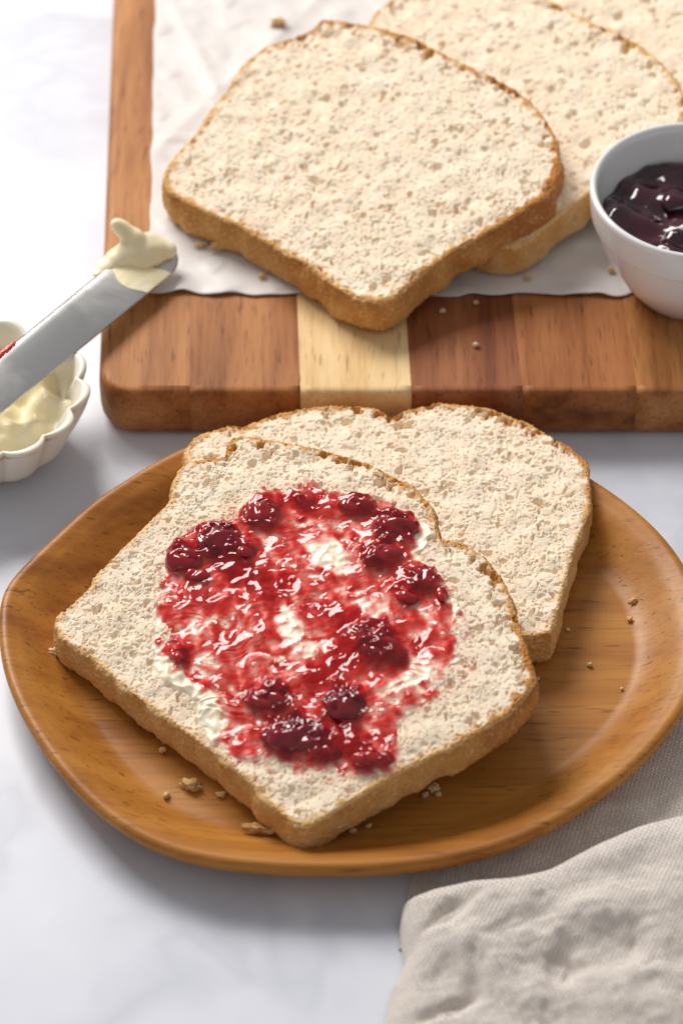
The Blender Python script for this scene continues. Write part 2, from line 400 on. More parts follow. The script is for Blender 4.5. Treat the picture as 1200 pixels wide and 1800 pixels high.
# ------------------------------------------------------------------ table
V = []; n = 60
xs = np.linspace(-110, 110, n); ys = np.linspace(-90, 130, n)
X, Y = np.meshgrid(xs, ys); table = mk('table', np.stack([X.ravel(), Y.ravel(), X.ravel()*0], 1), gridfaces(n, n), M['marble'], base=(0, 0, 0))
tag(table, 'white marble table top with faint grey veins', 'table', kind='structure')

# ------------------------------------------------------------------ wooden plate
HR = 1.55; FL = .55
rim_px = [(-3,1080),(1,1040),(22,1010),(73,960),(112,924),(162,878),(212,845),(279,804),(345,774),(440,745),(560,729),(700,729),(850,755),(950,790),(1037,836),
 (1104,882),(1150,922),(1186,963),(1213,1008),(1232,1058),(1240,1112),(1233,1172),(1209,1234),(1162,1300),(1108,1354),(1014,1423),(921,1473),(828,1502),(733,1519),
 (620,1527),(480,1524),(362,1511),(284,1490),(206,1449),(127,1379),(63,1295),(22,1220),(1,1150)]
rim = closed_spline([P(a, b, HR)[:2] for a, b in rim_px], 420)
for _ in range(30): rim = .25*np.roll(rim, 1, 0)+.5*rim+.25*np.roll(rim, -1, 0)
cen = rim.mean(0)
tng = np.roll(rim, -1, 0)-np.roll(rim, 1, 0); nrm = np.stack([tng[:, 1], -tng[:, 0]], 1); nrm /= np.linalg.norm(nrm, axis=1)[:, None]
if ((rim-cen)*nrm).sum() < 0: nrm = -nrm
prof = []   # (inset, z) from underside centre, up the outside, over the rim, to the floor
prof += [(1.9, .0), (1.45, .03), (1.1, .14), (.75, .34), (.42, .62), (.17, .92), (.03, 1.18), (0, 1.34), (.03, 1.46), (.11, 1.535), (.22, 1.55), (.34, 1.525), (.47, 1.45)]
for k in range(1, 15):
    a = k/14; prof.append((.47+1.75*a, FL+.9*(1-sst(a, 0, 1))*(1-.12*math.sin(a*3.14))))
vs = []
inner = len(prof)
for ins, z in prof: vs.append(np.c_[rim-nrm*ins, np.full(len(rim), z)])
last = rim-nrm*prof[-1][0]
for f in (.85, .65, .45, .25, .08):
    vs.append(np.c_[cen+(last-cen)*f, np.full(len(rim), FL)])
vs = np.vstack(vs); nr = inner+5
F = gridfaces(nr, len(rim), True).tolist()
F.append(list(range((nr-1)*len(rim), nr*len(rim)))); F.append(list(range(len(rim)-1, -1, -1)))
plate = mk('wooden_plate', vs, F, M['plate'], base=(cen[0], cen[1], 0))
tag(plate, 'round orange-brown wooden plate with a raised rim under two slices of bread', 'plate')

# ------------------------------------------------------------------ cutting board
BT = 2.1
Lf = P(175, 640, BT); Lb = P(198, 0, BT)
bdir = (Lb-Lf)[:2]; bdir /= np.linalg.norm(bdir)
fy = P(600, 681, BT)[1]-.26           # front top edge
def bx(px):                        # x where a joint meets the front edge
    return P(px, 681, BT)[0]
sl = bdir[0]/bdir[1]
sl2 = (P(525, 525, BT)-P(530, 681, BT)); sl2 = sl2[0]/sl2[1]
slope = .6*sl+.4*sl2
joints = [172, 334, 528, 723, 918, 1118, 1312, 1500, 1690]
BLEN = 40.0
board = empty('cutting_board', (bx(900), fy, 0), 'striped wooden cutting board carrying parchment, bread and a bowl', 'cutting board')
rc = 1.25
pal = {  # light, mid, dark
 'tan': ((.52, .235, .080), (.41, .165, .050), (.25, .088, .025)),
 'brown': ((.46, .195, .064), (.36, .135, .040), (.20, .065, .018)),
 'pale': ((.85, .62, .33), (.80, .55, .27), (.70, .43, .18)),
 'dark': ((.36, .135, .055), (.25, .078, .028), (.13, .035, .013)),
 'red': ((.43, .17, .058), (.33, .115, .034), (.18, .055, .016))}
order = ['tan', 'brown', 'pale', 'dark', 'red', 'tan', 'pale', 'dark']
def zprof():     # (inset, z) around the front lip
    return [(.55, 0.0), (.30, .06), (.12, .2), (.03, .42), (0, .7), (0, 1.5), (.03, 1.85), (.10, 2.03), (.2, BT-.012), (.35, BT)]
for k in range(len(joints)-1):
    x0, x1 = bx(joints[k]), bx(joints[k+1])
    mat = m_wood('plank_'+order[k]+'_wood', pal[order[k]], 'Y', 1.0, .5, .22, .6, .9, k+2)
    first, lastp = k == 0, k == len(joints)-2
    # plan curve of the front edge, from x0 to x1 (left corner rounded on the first plank)
    pts = []
    if first:
        pts.append((x0, fy+BLEN, 1)); pts.append((x0, fy+BLEN*.5, 1)); 
        for a in np.linspace(0, 1, 14):
            an = math.pi+a*math.pi/2; pts.append((x0+rc+rc*math.cos(an), fy+rc+rc*math.sin(an), 2))
        pts.append((x1-.0012, fy, 0))
    else:
        g = .0012
        pts += [(x0+g, fy, 0), (x1-g, fy, 0)]
    pl = np.array([p[:2] for p in pts])
    # outward normals
    nn = []
    for i in range(len(pts)):
        if first and i < 2: nn.append((-1, 0))
        elif first and i < 16:
            an = math.pi+(i-2)/13*math.pi/2; nn.append((math.cos(an), math.sin(an)))
        else: nn.append((0, -1))
    nn = np.array(nn, float)
    if not first:
        pl = resamp(pl, 10); nn = np.tile((0., -1.), (10, 1))
    rows = []
    for ins, z in zprof():
        q = pl-nn*ins; rows.append(np.c_[q, np.full(len(q), z)])
    m = len(pl); Vp = np.vstack(rows); Fp = gridfaces(len(rows), m).tolist()
    nb = len(Vp)
    far = fy+BLEN
    xl = pl[0, 0] if not first else x0+.35
    # top and underside reach back to the far end
    lt = (len(rows)-1)*m
    xr = pl[-1, 0]
    Vp = np.vstack([Vp, [[xr, far, BT], [pl[0, 0] if not first else x0+.35, far, BT], [xr, far, 0], [pl[0, 0] if not first else x0+.55, far, 0]]])
    if first:
        Fp.append([lt+i for i in range(m)]+[nb]); Fp.append([m-1-i for i in range(m)]+[nb+2])
    else:
        Fp.append([lt+i for i in range(m)]+[nb, nb+1]); Fp.append([m-1-i for i in range(m)]+[nb+3, nb+2])
        Fp.append([i*m for i in range(len(rows))]+[nb+1, nb+3])
    Fp.append([i*m+m-1 for i in range(len(rows)-1, -1, -1)]+[nb+2, nb])
    Vp[:, 0] += (Vp[:, 1]-fy)*slope
    o = mk('plank', Vp, Fp, mat, board, smooth=False)
    for p in o.data.polygons[:(len(rows)-1)*(m-1)]: p.use_smooth = True
    tag(o, {'tan': 'tan brown plank', 'brown': 'mid brown plank', 'pale': 'pale cream plank', 'dark': 'dark brown plank', 'red': 'reddish brown plank'}[order[k]])

# ------------------------------------------------------------------ parchment
pw = 30; L0 = P(262, 516, BT); L1 = P(272, 0, BT)
n1, n2 = 320, 320
u = np.linspace(0, 1, n1)[None, :]; v = np.linspace(0, 1, n2)[:, None]
fx = P(262, 520, BT)[0]; fyp = P(262, 520, BT)[1]
x = fx+u*31+(0*v); y = fyp+v*28+0*u
lean = (L1[0]-L0[0])/(L1[1]-L0[1])
edge_f = .07*N_d(x, 3+0*y)+.02*N_big(x, 7.0+0*y); edge_l = .02*N_d(2.0+0*x, y)
x = x+(y-fyp)*lean+edge_l*(1-sst(u, 0, .15)); y = y+edge_f*(1-sst(v, 0, .15))
zz = .05+.05*sst(N_d(x, y), -1, 2)+.05*sst(N_big(x*.8, y*.8), .2, 2.2)
zz = zz+.09*np.exp(-((y-fyp)/.5)**2)*(.5+.5*np.sin(x*.9+1))*sst(N_big(x*.3, x*0), -1, 1)
ridge = lambda d: np.exp(-np.abs(d/.45)**1.5)*.7
zz = zz+.10*ridge((x-fx)-.62*(y-fyp)+5.2)*sst(y, fyp+5, fyp+9)+.09*ridge((x-fx)+.35*(y-fyp)-6.2)*sst(y, fyp+7, fyp+11)+.07*ridge((x-fx)*.3+(y-fyp)-1.1)
paper = mk('parchment_paper', np.stack([x, y, BT+zz], -1).reshape(-1, 3), gridfaces(n2, n1), M['paper'], base=(x[0, 0], y[0, 0], BT))
tag(paper, 'crinkled white parchment paper lying on the striped cutting board', 'paper')
sm = paper.modifiers.new('thickness', 'SOLIDIFY'); sm.thickness = .00012
# ------------------------------------------------------------------ bread
def gblur(a, sg):
    k = int(sg*3)+1; g = np.exp(-.5*(np.arange(-k, k+1)/sg)**2); g /= g.sum()
    p = np.pad(a, k, mode='edge'); o = sum(g[i]*p[i:i+a.shape[0], :] for i in range(2*k+1))
    return sum(g[i]*o[:, i:i+a.shape[1]] for i in range(2*k+1))
def stamp_holes(x, y, rng, poly, count, rmin, rmax, depth, near=None):
    h = np.zeros_like(x); m = np.zeros_like(x)
    lo = poly.min(0); hi = poly.max(0); k = 0
    wx = x+.05*N_w(x*1.6, y*1.6); wy = y+.05*N_w2(x*1.6, y*1.6)
    while k < count:
        c = rng.uniform(lo, hi)
        if near is not None: c = near[rng.integers(len(near))]+rng.normal(0, .22, 2)
        k += 1
        r = rmin+(rmax-rmin)*rng.random()**2.2; a = rng.uniform(0, math.pi); e = rng.uniform(1, 2.0)
        sel = (np.abs(x-c[0]) < rmax*2.5) & (np.abs(y-c[1]) < rmax*2.5)
        dx, dy = wx[sel]-c[0], wy[sel]-c[1]; uu = (dx*math.cos(a)+dy*math.sin(a))/e; vv = -dx*math.sin(a)+dy*math.cos(a)
        d = np.sqrt(uu*uu+vv*vv)/r
        g = 1-sst(d, .55, 1.1); h[sel] = np.maximum(h[sel], g*depth*min(r/.12, 1.3)); m[sel] = np.maximum(m[sel], g)
    return h, m

def bread(name_label, curves, ztop, thick, n, seed, brown, group=None, zcap=None, undercut=None):
    """curves: bot, top, left, right polylines in cm (x, y). ztop: function(x,y). brown: function(side 0..4 -> brownness)"""
    rng = np.random.default_rng(seed); ox, oy = rng.uniform(0, 12, 2)
    G = coons(*curves, n); x, y = G[..., 0].copy(), G[..., 1].copy()
    ring = boundary(G); poly = G.reshape(-1, 2)[ring][::max(1, n//60)]
    d = poly_sd(x, y, poly); d = np.maximum(d, 0)
    if (np.cross(G[0, 1]-G[0, 0], G[1, 0]-G[0, 0])) < 0: flip = True
    else: flip = False
    sx, sy = x+ox, y+oy
    wx = sx+.12*N_w(sx, sy); wy = sy+.12*N_w2(sx, sy)
    dens = .55+.45*sst(N_big(sx, sy), -1.3, 1.3)
    wx2 = sx+.04*N_a(sx, sy); wy2 = sy+.04*N_a(sx+5, sy+5)
    pit = 1.7*PORE(wx2, wy2)*(.65+.5*dens)+.008*relu(N_a(wx, wy)-1.1)*dens+.003*N_f(wx+3, wy)
    bumpy = .003*N_a(sx+5, sy+2)+.025*N_big(sx+2, sy+8)
    hs, hm = stamp_holes(x, y, rng, poly, 34, .05, .17, .13)
    dome = G[-1][::max(1, n//60)]
    hs2, hm2 = stamp_holes(x, y, rng, poly, 34, .06, .20, .22, near=dome[3:-3]+(G.mean((0, 1))-dome[3:-3])*.045)
    lim = np.clip(d/.18, .15, 1)
    h = -(pit*lim)+bumpy*lim-np.maximum(hs, hs2*.9)*np.clip(d/.05, .1, 1)
    er = .10; ee = np.clip(1-d/er, 0, 1); h -= .07*ee**2.2*(.7+.5*N_b(sx, sy)*.5)
    # ragged little burrs at the cut edge
    h += .02*relu(N_b(sx*1.2+4, sy*1.2))*np.exp(-(d/.12)**2)
    z0 = ztop(x, y)
    z = z0+h
    jx = .008*N_b(sx+7, sy)*lim; jy = .008*N_b(sx, sy+7)*lim
    # which border: brownness field
    side = np.zeros_like(x); W = 0
    dd = []
    for k, c in enumerate((G[0], G[:, -1], G[-1], G[:, 0])):
        pass
    u = np.linspace(0, 1, n)[None, :]+0*x; v = np.linspace(0, 1, n)[:, None]+0*x
    ww = np.stack([1/(v+.02)**3, 1/(1-u+.02)**3, 1/(1-v+.02)**3, 1/(u+.02)**3], 0); ww /= ww.sum(0)
    bf = ww[0]*brown[0]+ww[1]*brown[1]+ww[2]*brown[2]+ww[3]*brown[3]
    bf = np.clip(bf+.38*sst(u, .82, 1)*sst(v, .45, .9), 0, 1.1)
    cw = (.30+.20*bf)*np.clip(1+.35*N_w(sx, sy), .4, 1.7)
    crustA = np.clip(1-d/cw, 0, 1)*(.55+.55*bf)+.55*hm2*np.clip(1-d/.7, 0, 1)
    crustA = crustA+.12*relu(N_a(sx, sy)-1.2)*np.clip(1-d/1.6, 0, 1)
    V = np.stack([x+jx, y+jy, z], -1).reshape(-1, 3)
    bc = np.array([x.mean(), y.mean(), z0.min()-thick])
    e = empty('bread_slice', bc, name_label, 'bread slice', group)
    F = gridfaces(n, n)
    if flip: F = F[:, ::-1]
    stain = np.zeros(n*n)
    crumb = mk('crumb', V, F, M['crumb'], e, attrs={'crust': crustA, 'brown': np.clip(bf, 0, 1), 'stain': stain})
    ring = ring[::2]
    # ---- crust: the band down the side
    ex = G.reshape(-1, 2)[ring]; m = len(ex)
    tn = np.roll(ex, -3, 0)-np.roll(ex, 3, 0); nr_ = np.stack([tn[:, 1], -tn[:, 0]], 1); nr_ /= np.linalg.norm(nr_, axis=1)[:, None]+1e-9
    for _ in range(12): nr_ = .25*np.roll(nr_, 1, 0)+.5*nr_+.25*np.roll(nr_, -1, 0)
    nr_ /= np.linalg.norm(nr_, axis=1)[:, None]
    if ((ex-G.mean((0, 1)))*nr_).sum() < 0: nr_ = -nr_
    s = np.r_[0, np.cumsum(np.linalg.norm(np.diff(ex, axis=0), axis=1))]
    zt = V[ring, 2]; bfr = bf.reshape(-1)[ring]
    rows = 30; vs = []; A1 = []; A2 = []
    tk = np.full(m, thick)
    base_z = ztop(ex[:, 0], ex[:, 1])-thick
    if undercut is not None: base_z = np.maximum(base_z, undercut(ex[:, 0], ex[:, 1]))
    vs.append(V[ring]-np.array([0, 0, .0])); A1.append(bfr); A2.append(np.full(m, .8))
    for r in range(1, rows+1):
        t = r/rows; zc = (zt-.02)*(1-t)+base_z*t
        prof = .10*math.sin(math.pi*min(1, t*1.0))**.6-.10*max(0, (t-.8)/.2)**2+.02*(1-t)
        off = prof+.008*N_a(s*1.0+ox, zc*1.6+oy)+.005*N_b(s+oy, zc*1.4)*(1.2-bfr*.7)+.035*N_big(s*1.1+ox, zc*.4)
        off = off-.02*relu(N_a(s*1.1+3, zc*1.5+ox)-.7)*(1-bfr)
        off = off-.030*relu(N_v(s+oy, zc*2)-.4)*(1.1-bfr)*min(1, t*4)
        if r == rows: off = off-.10
        zj = .012*N_b(s+2, zc)+(.03*N_v(s+6, 0*s+2)*(t > .9))
        vs.append(np.c_[ex+nr_*off[:, None], zc+zj]); A1.append(bfr+.06*N_big(s, zc)+.22*(1-t)**3); A2.append(np.clip(.15+.75*sst(np.full(m, t), .72, 1)+.6*(1-sst(np.full(m, t), 0, .10))-bfr*.7+.05*N_w(s+4, zc+3), 0, 1))
    vs = np.vstack(vs); Fs = gridfaces(rows+1, m, True)
    cz = base_z.mean(); ctr = ex.mean(0)
    # underside
    for f in (.8, .5, .2):
        q = ctr+(ex-ctr)*f; bz = ztop(q[:, 0], q[:, 1])-thick
        if undercut is not None: bz = np.maximum(bz, undercut(q[:, 0], q[:, 1]))
        vs = np.vstack([vs, np.c_[q, bz]]); A1.append(bfr*0); A2.append(bfr*0+1)
    Fs = gridfaces(rows+4, m, True)
    crust = mk('crust', vs, Fs, M['crust'], e, attrs={'brown': np.clip(np.concatenate(A1), 0, 1.2), 'raw': np.concatenate(A2)})
    bm = bmesh.new(); bm.from_mesh(crust.data); bmesh.ops.recalc_face_normals(bm, faces=bm.faces); bm.to_mesh(crust.data); bm.free()
    return e, crumb, G

# --- slice with jam (front, on the plate, leaning on the slice behind)
TA = 1.42
S0 = P(532, 1452, FL+TA); W0 = P(99, 1100, FL+TA)
dWS = (S0-W0)[:2]; dWS /= np.linalg.norm(dWS); nWS = np.array([-dWS[1], dWS[0]])
def rise(x, y):
    d = np.maximum((x-S0[0])*nWS[0]+(y-S0[1])*nWS[1], 0)
    return 1.75*(1-np.exp(-(d/5.0)**1.25))
zA = lambda x, y: FL+TA+.03+rise(x, y)
pA = lambda L: np.array([P(a, b, zA)[:2] for a, b in L])
cA = [pA([(99,1100),(108,1121),(155,1150),(233,1217),(310,1274),(388,1331),(439,1375),(491,1425),(520,1448),(540,1452)]),
      pA([(312,826),(330,812),(360,806),(400,802),(404,772),(420,765),(470,772),(560,788),(650,815),(730,858),(762,892),(768,925),(772,948),(800,950),(850,975),(890,1028),(910,1090),(925,1140),(936,1170),(940,1195)]),
      pA([(99,1100),(108,1080),(160,1030),(180,1000),(245,935),(300,880),(306,850),(312,826)]),
      pA([(540,1452),(575,1433),(620,1404),(674,1372),(755,1328),(800,1310),(858,1275),(895,1253),(922,1225),(940,1195)])]
zB_ = lambda x, y: np.minimum(FL+1.45+0*x, zA(x, y)-TA-.02)
cp = lambda L, zf: np.array([P(a, b, zf)[:2] for a, b in L])
zBt = FL+1.45
cB = [cp([(452,1060),(600,1085),(750,1105),(880,1118),(930,1118),(967,1110)], zBt),
      cp([(322,792),(345,767),(405,746),(432,750),(480,727),(560,713),(620,713),(655,716),(690,731),(720,719),(770,707),(860,716),(940,750),(1000,785),(1033,812)], zBt),
      cp([(452,1060),(400,950),(350,860),(322,792)], zBt),
      cp([(967,1110),(983,1061),(998,1000),(1015,945),(1034,905),(1036,860),(1033,812)], zBt)]
sliceA, crumbA, GA = bread('slice of white bread spread with butter and red jam on the wooden plate', cA, zA, TA, 600, 11, (.38, .50, .72, .34), 'slices of bread')
sliceB, crumbB, GB = bread('plain bread slice on the wooden plate, partly under the jam-covered slice', cB, zB_, 1.43, 500, 12, (.45, .30, .68, .40), 'slices of bread')
# --- slices on the board, shingled
TC = 1.45; z0C = BT+.12
SC0 = P(690, 520, z0C+TC); WC0 = P(290, 320, z0C+TC)
dC = (SC0-WC0)[:2]; dC /= np.linalg.norm(dC); nC = np.array([-dC[1], dC[0]])
SLC = .22
zC = lambda x, y: z0C+TC+SLC*np.maximum((x-SC0[0])*nC[0]+(y-SC0[1])*nC[1], 0)
pc = [[(290,318),(300,338),(352,367),(418,394),(493,438),(552,472),(589,504),(635,525),(668,530),(692,524)],
      [(428,112),(468,80),(502,70),(527,60),(552,50),(566,33),(600,36),(656,46),(721,62),(775,92),(825,117),(867,133),(908,158),(946,192),(967,221),(981,258),(984,292),(972,329)],
      [(290,318),(290,300),(310,271),(343,237),(372,192),(402,154),(428,112)],
      [(692,524),(712,504),(742,480),(804,434),(867,401),(908,376),(950,352),(972,329)]]
cC = [cp(L, zC) for L in pc]
sliceC, crumbC, GC = bread('front plain bread slice on the parchment, its corner over the board edge', cC, zC, TC, 440, 13, (.62, .66, .78, .55), 'slices of bread')
def shifted(dx, dy, jig):
    sh = np.array([dx, dy]); ds = sh@nC
    f = lambda x, y: z0C+TC+SLC*np.maximum((x-dx-SC0[0])*nC[0]+(y-dy-SC0[1])*nC[1], 0)
    return [c+sh+jig*np.sin(np.linspace(0, 7+k, len(c)))[:, None] for k, c in enumerate(cC)], f
cD, zD = shifted(4.75, 3.05, .12)
sliceD, crumbD, GD = bread('middle plain bread slice on the parchment, between the front slice and the rearmost one', cD, zD, TC, 300, 14, (.45, .35, .55, .45), 'slices of bread')
cE, zE = shifted(9.4, 6.3, -.1)
sliceE, crumbE, GE = bread('rearmost plain bread slice on the parchment, in the top right corner', cE, zE, TC, 240, 15, (.4, .35, .5, .4), 'slices of bread')

# ------------------------------------------------------------------ jam and butter on the front slice
jam_px = [(498,851),(550,854),(597,864),(653,872),(700,882),(712,903),(736,913),(744,939),(728,975),(772,1001),(788,1037),(803,1078),(808,1125),(798,1161),(762,1233),
 (705,1262),(702,1311),(695,1357),(653,1366),(550,1360),(473,1347),(395,1337),(374,1306),(392,1275),(372,1226),(333,1207),(297,1176),(276,1130),(271,1078),(286,1027),(286,965),(343,923),(405,913),(411,887),(457,866)]
xa, ya = GA[..., 0], GA[..., 1]
zz0 = zA(xa, ya); qx, qy = PROJ(xa, ya, zz0)
def patch(list_, power=1.0):
    f = np.zeros_like(qx)
    for (cx, cy, rx, ry, ang, a) in list_:
        an = math.radians(ang); dx, dy = qx-cx, qy-cy
        wq = 6*N_w(xa*.7, ya*.7); wr = 6*N_w2(xa*.7, ya*.7); dx = dx+wq; dy = dy+wr
        uu = (dx*math.cos(an)+dy*math.sin(an))/rx; vv = (-dx*math.sin(an)+dy*math.cos(an))/ry
        g = 1-sst(np.sqrt(uu*uu+vv*vv), .45, 1.25)
        f = np.maximum(f, g*a) if a > 0 else f
    return f
lumps = [(322,985,42,32,10,.9),(388,955,56,42,15,1.0),(462,905,44,36,-30,.85),(625,890,46,28,10,.8),(692,927,52,30,5,.95),(668,978,52,32,10,.9),(742,1022,42,34,-20,.85),(708,1045,34,22,30,.7),
 (778,1052,18,28,10,.6),(662,1135,58,50,0,.9),(606,1245,46,48,10,1.0),(470,1232,62,36,-5,.9),(522,1300,78,46,8,1.05),(590,1325,60,26,0,.75),(655,1338,50,24,-5,.8),(314,1152,26,24,0,.75),(716,1240,30,16,-30,.6),(440,1085,24,20,0,.45)]
reds = [(535,880,75,30,5,.62),(480,1030,60,42,-20,.58),(420,1000,60,38,10,.66),(350,1055,60,32,0,.5),(400,1120,46,18,20,.5),(565,1075,60,28,0,.55),(590,1170,48,62,30,.6),(625,1110,60,60,0,.6),(690,1170,50,26,-20,.55),(560,1190,40,60,35,.58),
 (745,1095,60,12,-15,.42),(770,1130,40,14,-18,.45),(330,1180,16,34,-35,.5),(400,1310,30,26,0,.45),(690,1290,26,40,0,.5),(500,960,30,20,0,.45),(780,1060,18,24,0,.55),(420,1190,44,12,10,.42),(640,1030,30,16,0,.4),(610,1290,70,40,0,.6),(730,1240,40,16,-35,.5)]
whites = [(580,975,44,32,20,.9),(512,1110,24,18,0,.8),(505,1085,26,16,0,.7),(660,1080,24,26,0,.6),(738,1190,46,26,-20,.75),(740,1110,34,9,-15,.6),(345,1100,22,20,0,.45),(540,1145,34,18,10,.55),(365,1170,26,14,30,.5),(690,1210,34,24,0,.5),(650,1060,20,20,0,.4),(440,1330,40,8,0,.4),(640,1260,30,16,0,.4)]
rngJ = np.random.default_rng(77)
for _ in range(46):
    reds.append((rngJ.uniform(290, 780), rngJ.uniform(880, 1330), rngJ.uniform(7, 24), rngJ.uniform(4, 12), rngJ.uniform(-40, 40), rngJ.uniform(.35, .6)))
lf = patch(lumps); rf = patch(reds); wf = patch(whites)
sdj = poly_sd(xa, ya, np.array([P(a, b, zA)[:2] for a, b in jam_px]))
sdj = sdj+.08*N_w(xa+2, ya)+.07*N_big(xa+2, ya)+.015*N_v(xa+1, ya+1)
# knife strokes: long shallow furrows, fanned across the slice
stroke = Noise(21, .12, .35, 12.8, 1024, ax=4.5, ay=1.0); stroke2 = Noise(22, .25, .7, 12.8, 512, ax=3.5, ay=1.0)
ang = R(8)+.10*N_d(xa, ya); sxx = xa*np.cos(ang)+ya*np.sin(ang); syy = -xa*np.sin(ang)+ya*np.cos(ang)
st1, st2 = stroke(sxx, syy), stroke2(sxx, syy)
blot = N_a(xa*.9+1, ya*.9); blot2 = N_v(xa+3, ya+2)
jam = .41+.01*st1+.035*st2+.035*blot+.01*blot2+.045*N_w(xa, ya+3)+.03*N_big(xa, ya)
jam = np.maximum(jam, rf*(1.02+.06*blot+.02*st1)); jam = jam*(1-.85*np.clip(wf, 0, 1)*(1-lf)*np.clip(.9+.35*blot, .2, 1))
jam = np.maximum(jam, lf*.93)
jam = jam*np.where(sdj > .25, 1, .75+.25*np.clip(sdj/.25, 0, 1))
lfs, rfs, wfs = gblur(lf, 5), gblur(rf, 6), gblur(wf, 6)
thick = .13+.004*st2+.10*rfs-.045*wfs+.055*N_big(xa+6, ya)+.014*N_w(xa+4, ya+9)*(.7+rfs)+.0012*N_v(xa, ya)
thick = thick+.27*lfs+lfs*(.020*N_a(xa, ya+4)-.05*np.abs(N_w2(xa*1.2, ya*1.2)))
thick = gblur(thick, 2)
edge = sst(sdj, -.05, .34)
zj = zA(xa, ya)-.13+(thick+.11)*edge**.75+.003*N_c(xa, ya)*(wf > .4)
# pulp bits and seeds: small crisp bumps in the gel
pulp = np.zeros_like(xa); rgp = np.random.default_rng(8)
for _ in range(230):
    px_, py_ = rgp.uniform(280, 800), rgp.uniform(860, 1350); c_ = P(px_, py_, 2.6); rr_ = rgp.uniform(.035, .085)
    dd_ = ((xa-c_[0])**2+(ya-c_[1])**2*rgp.uniform(.5, 1.6))/rr_**2; pulp += rgp.uniform(.015, .035)*np.exp(-dd_)*(dd_ < 9)
butter_px = [(498,855),(600,868),(700,886),(745,915),(768,928),(760,958),(740,978),(775,1003),(795,1037),(813,1078),(816,1125),(805,1165),(762,1236),
 (705,1262),(700,1311),(692,1350),(653,1362),(550,1358),(473,1344),(395,1333),(366,1310),(350,1285),(338,1262),(346,1236),(318,1222),(288,1205),(272,1180),(262,1135),(267,1078),(284,1027),(286,970),(343,928),(405,918),(457,870)]
sdb = poly_sd(xa, ya, np.array([P(a, b, zA)[:2] for a, b in butter_px]))+.05*N_w(xa+5, ya)+.03*N_a(xa, ya+5)+.012*N_v(xa, ya)
bp_ = patch([(292,1188,26,22,30,1.0),(318,1206,30,16,30,1.0),(345,1222,22,12,10,.7),(368,1250,24,26,60,.8),(378,1285,18,26,0,.6),(757,940,14,22,0,.6),(806,1078,10,30,10,.6)])
tb = .085+.012*st2+.008*blot+.06*wfs+.13*gblur(bp_, 5)*(1+.25*N_a(xa+8, ya))+.004*N_v(xa+2, ya)
zb_ = zA(xa, ya)-.14+(tb+.07)*sst(sdb, -.06, .16)
gel = (jam/.42)**2.8*.050+.010*blot+.006*st2
gel = gblur(np.maximum(gel, 0), 1.5)*(1-.97*np.clip(wf*1.1, 0, 1)*(1-lf))
zg = np.maximum(zj, zA(xa, ya)-.13)+pulp*sst(sdj, .1, .3)*(1-.8*wf)
zg = np.where(wf > .02, np.minimum(zg, zb_+.02+.3*(1-np.clip(wf*1.4, 0, 1))), zg)
zg = np.where(sdj > .02, np.maximum(zg, zb_+.004), zg)
tgel = np.clip(gel, 0, .5)*sst(sdj, -.02, .35)
def layer(name, keep, z, mat, attrs, par):
    kv = keep.ravel(); idx = np.full(kv.size, -1); idx[kv] = np.arange(kv.sum())
    Fj = gridfaces(*xa.shape); Fj = Fj[(kv[Fj]).all(1)]; Fj = idx[Fj]
    if np.cross(GA[0, 1]-GA[0, 0], GA[1, 0]-GA[0, 0]) < 0: Fj = Fj[:, ::-1]
    return mk(name, np.stack([xa, ya, z], -1).reshape(-1, 3)[kv], Fj, mat, par, attrs={k: v.ravel()[kv] for k, v in attrs.items()})
pink = np.clip(.55+.25*st2+.2*blot+.12*blot2+.6*rf-.7*bp_-.5*wf, 0, 1)*sst(sdj, 0, .25)
buto = layer('butter', sdb > -.08, zb_, M['butterspread'], {'pink': pink}, sliceA)
tag(buto, 'creamy butter spread showing round the jam')
jamo = layer('jam', (sdj > -.08) & ((tgel > .003) | (sdj < .1)), zg, M['gel'], {'thick': tgel, 'jam': np.clip(jam, 0, 1)}, sliceA)
tag(jamo, 'glossy red berry jam mixed with butter')
# jam stains on the crumb round the spread
stn = np.exp(-relu(-sdj)/.16)*sst(N_a(xa+2, ya+5)+.5*N_b(xa, ya), .1, 1.1)*.8
for cx, cy, r in ((740,930,20),(735,965,22),(820,1110,20),(818,1170,22),(770,1200,26),(745,1215,18),(405,905,14)):
    stn = np.maximum(stn, np.exp(-((qx-cx)**2+(qy-cy)**2)/r**2)*sst(N_v(xa, ya)+.4, 0, 1))
crumbA.data.attributes['stain'].data.foreach_set('value', np.clip(stn, 0, 1).astype(np.float32).ravel())
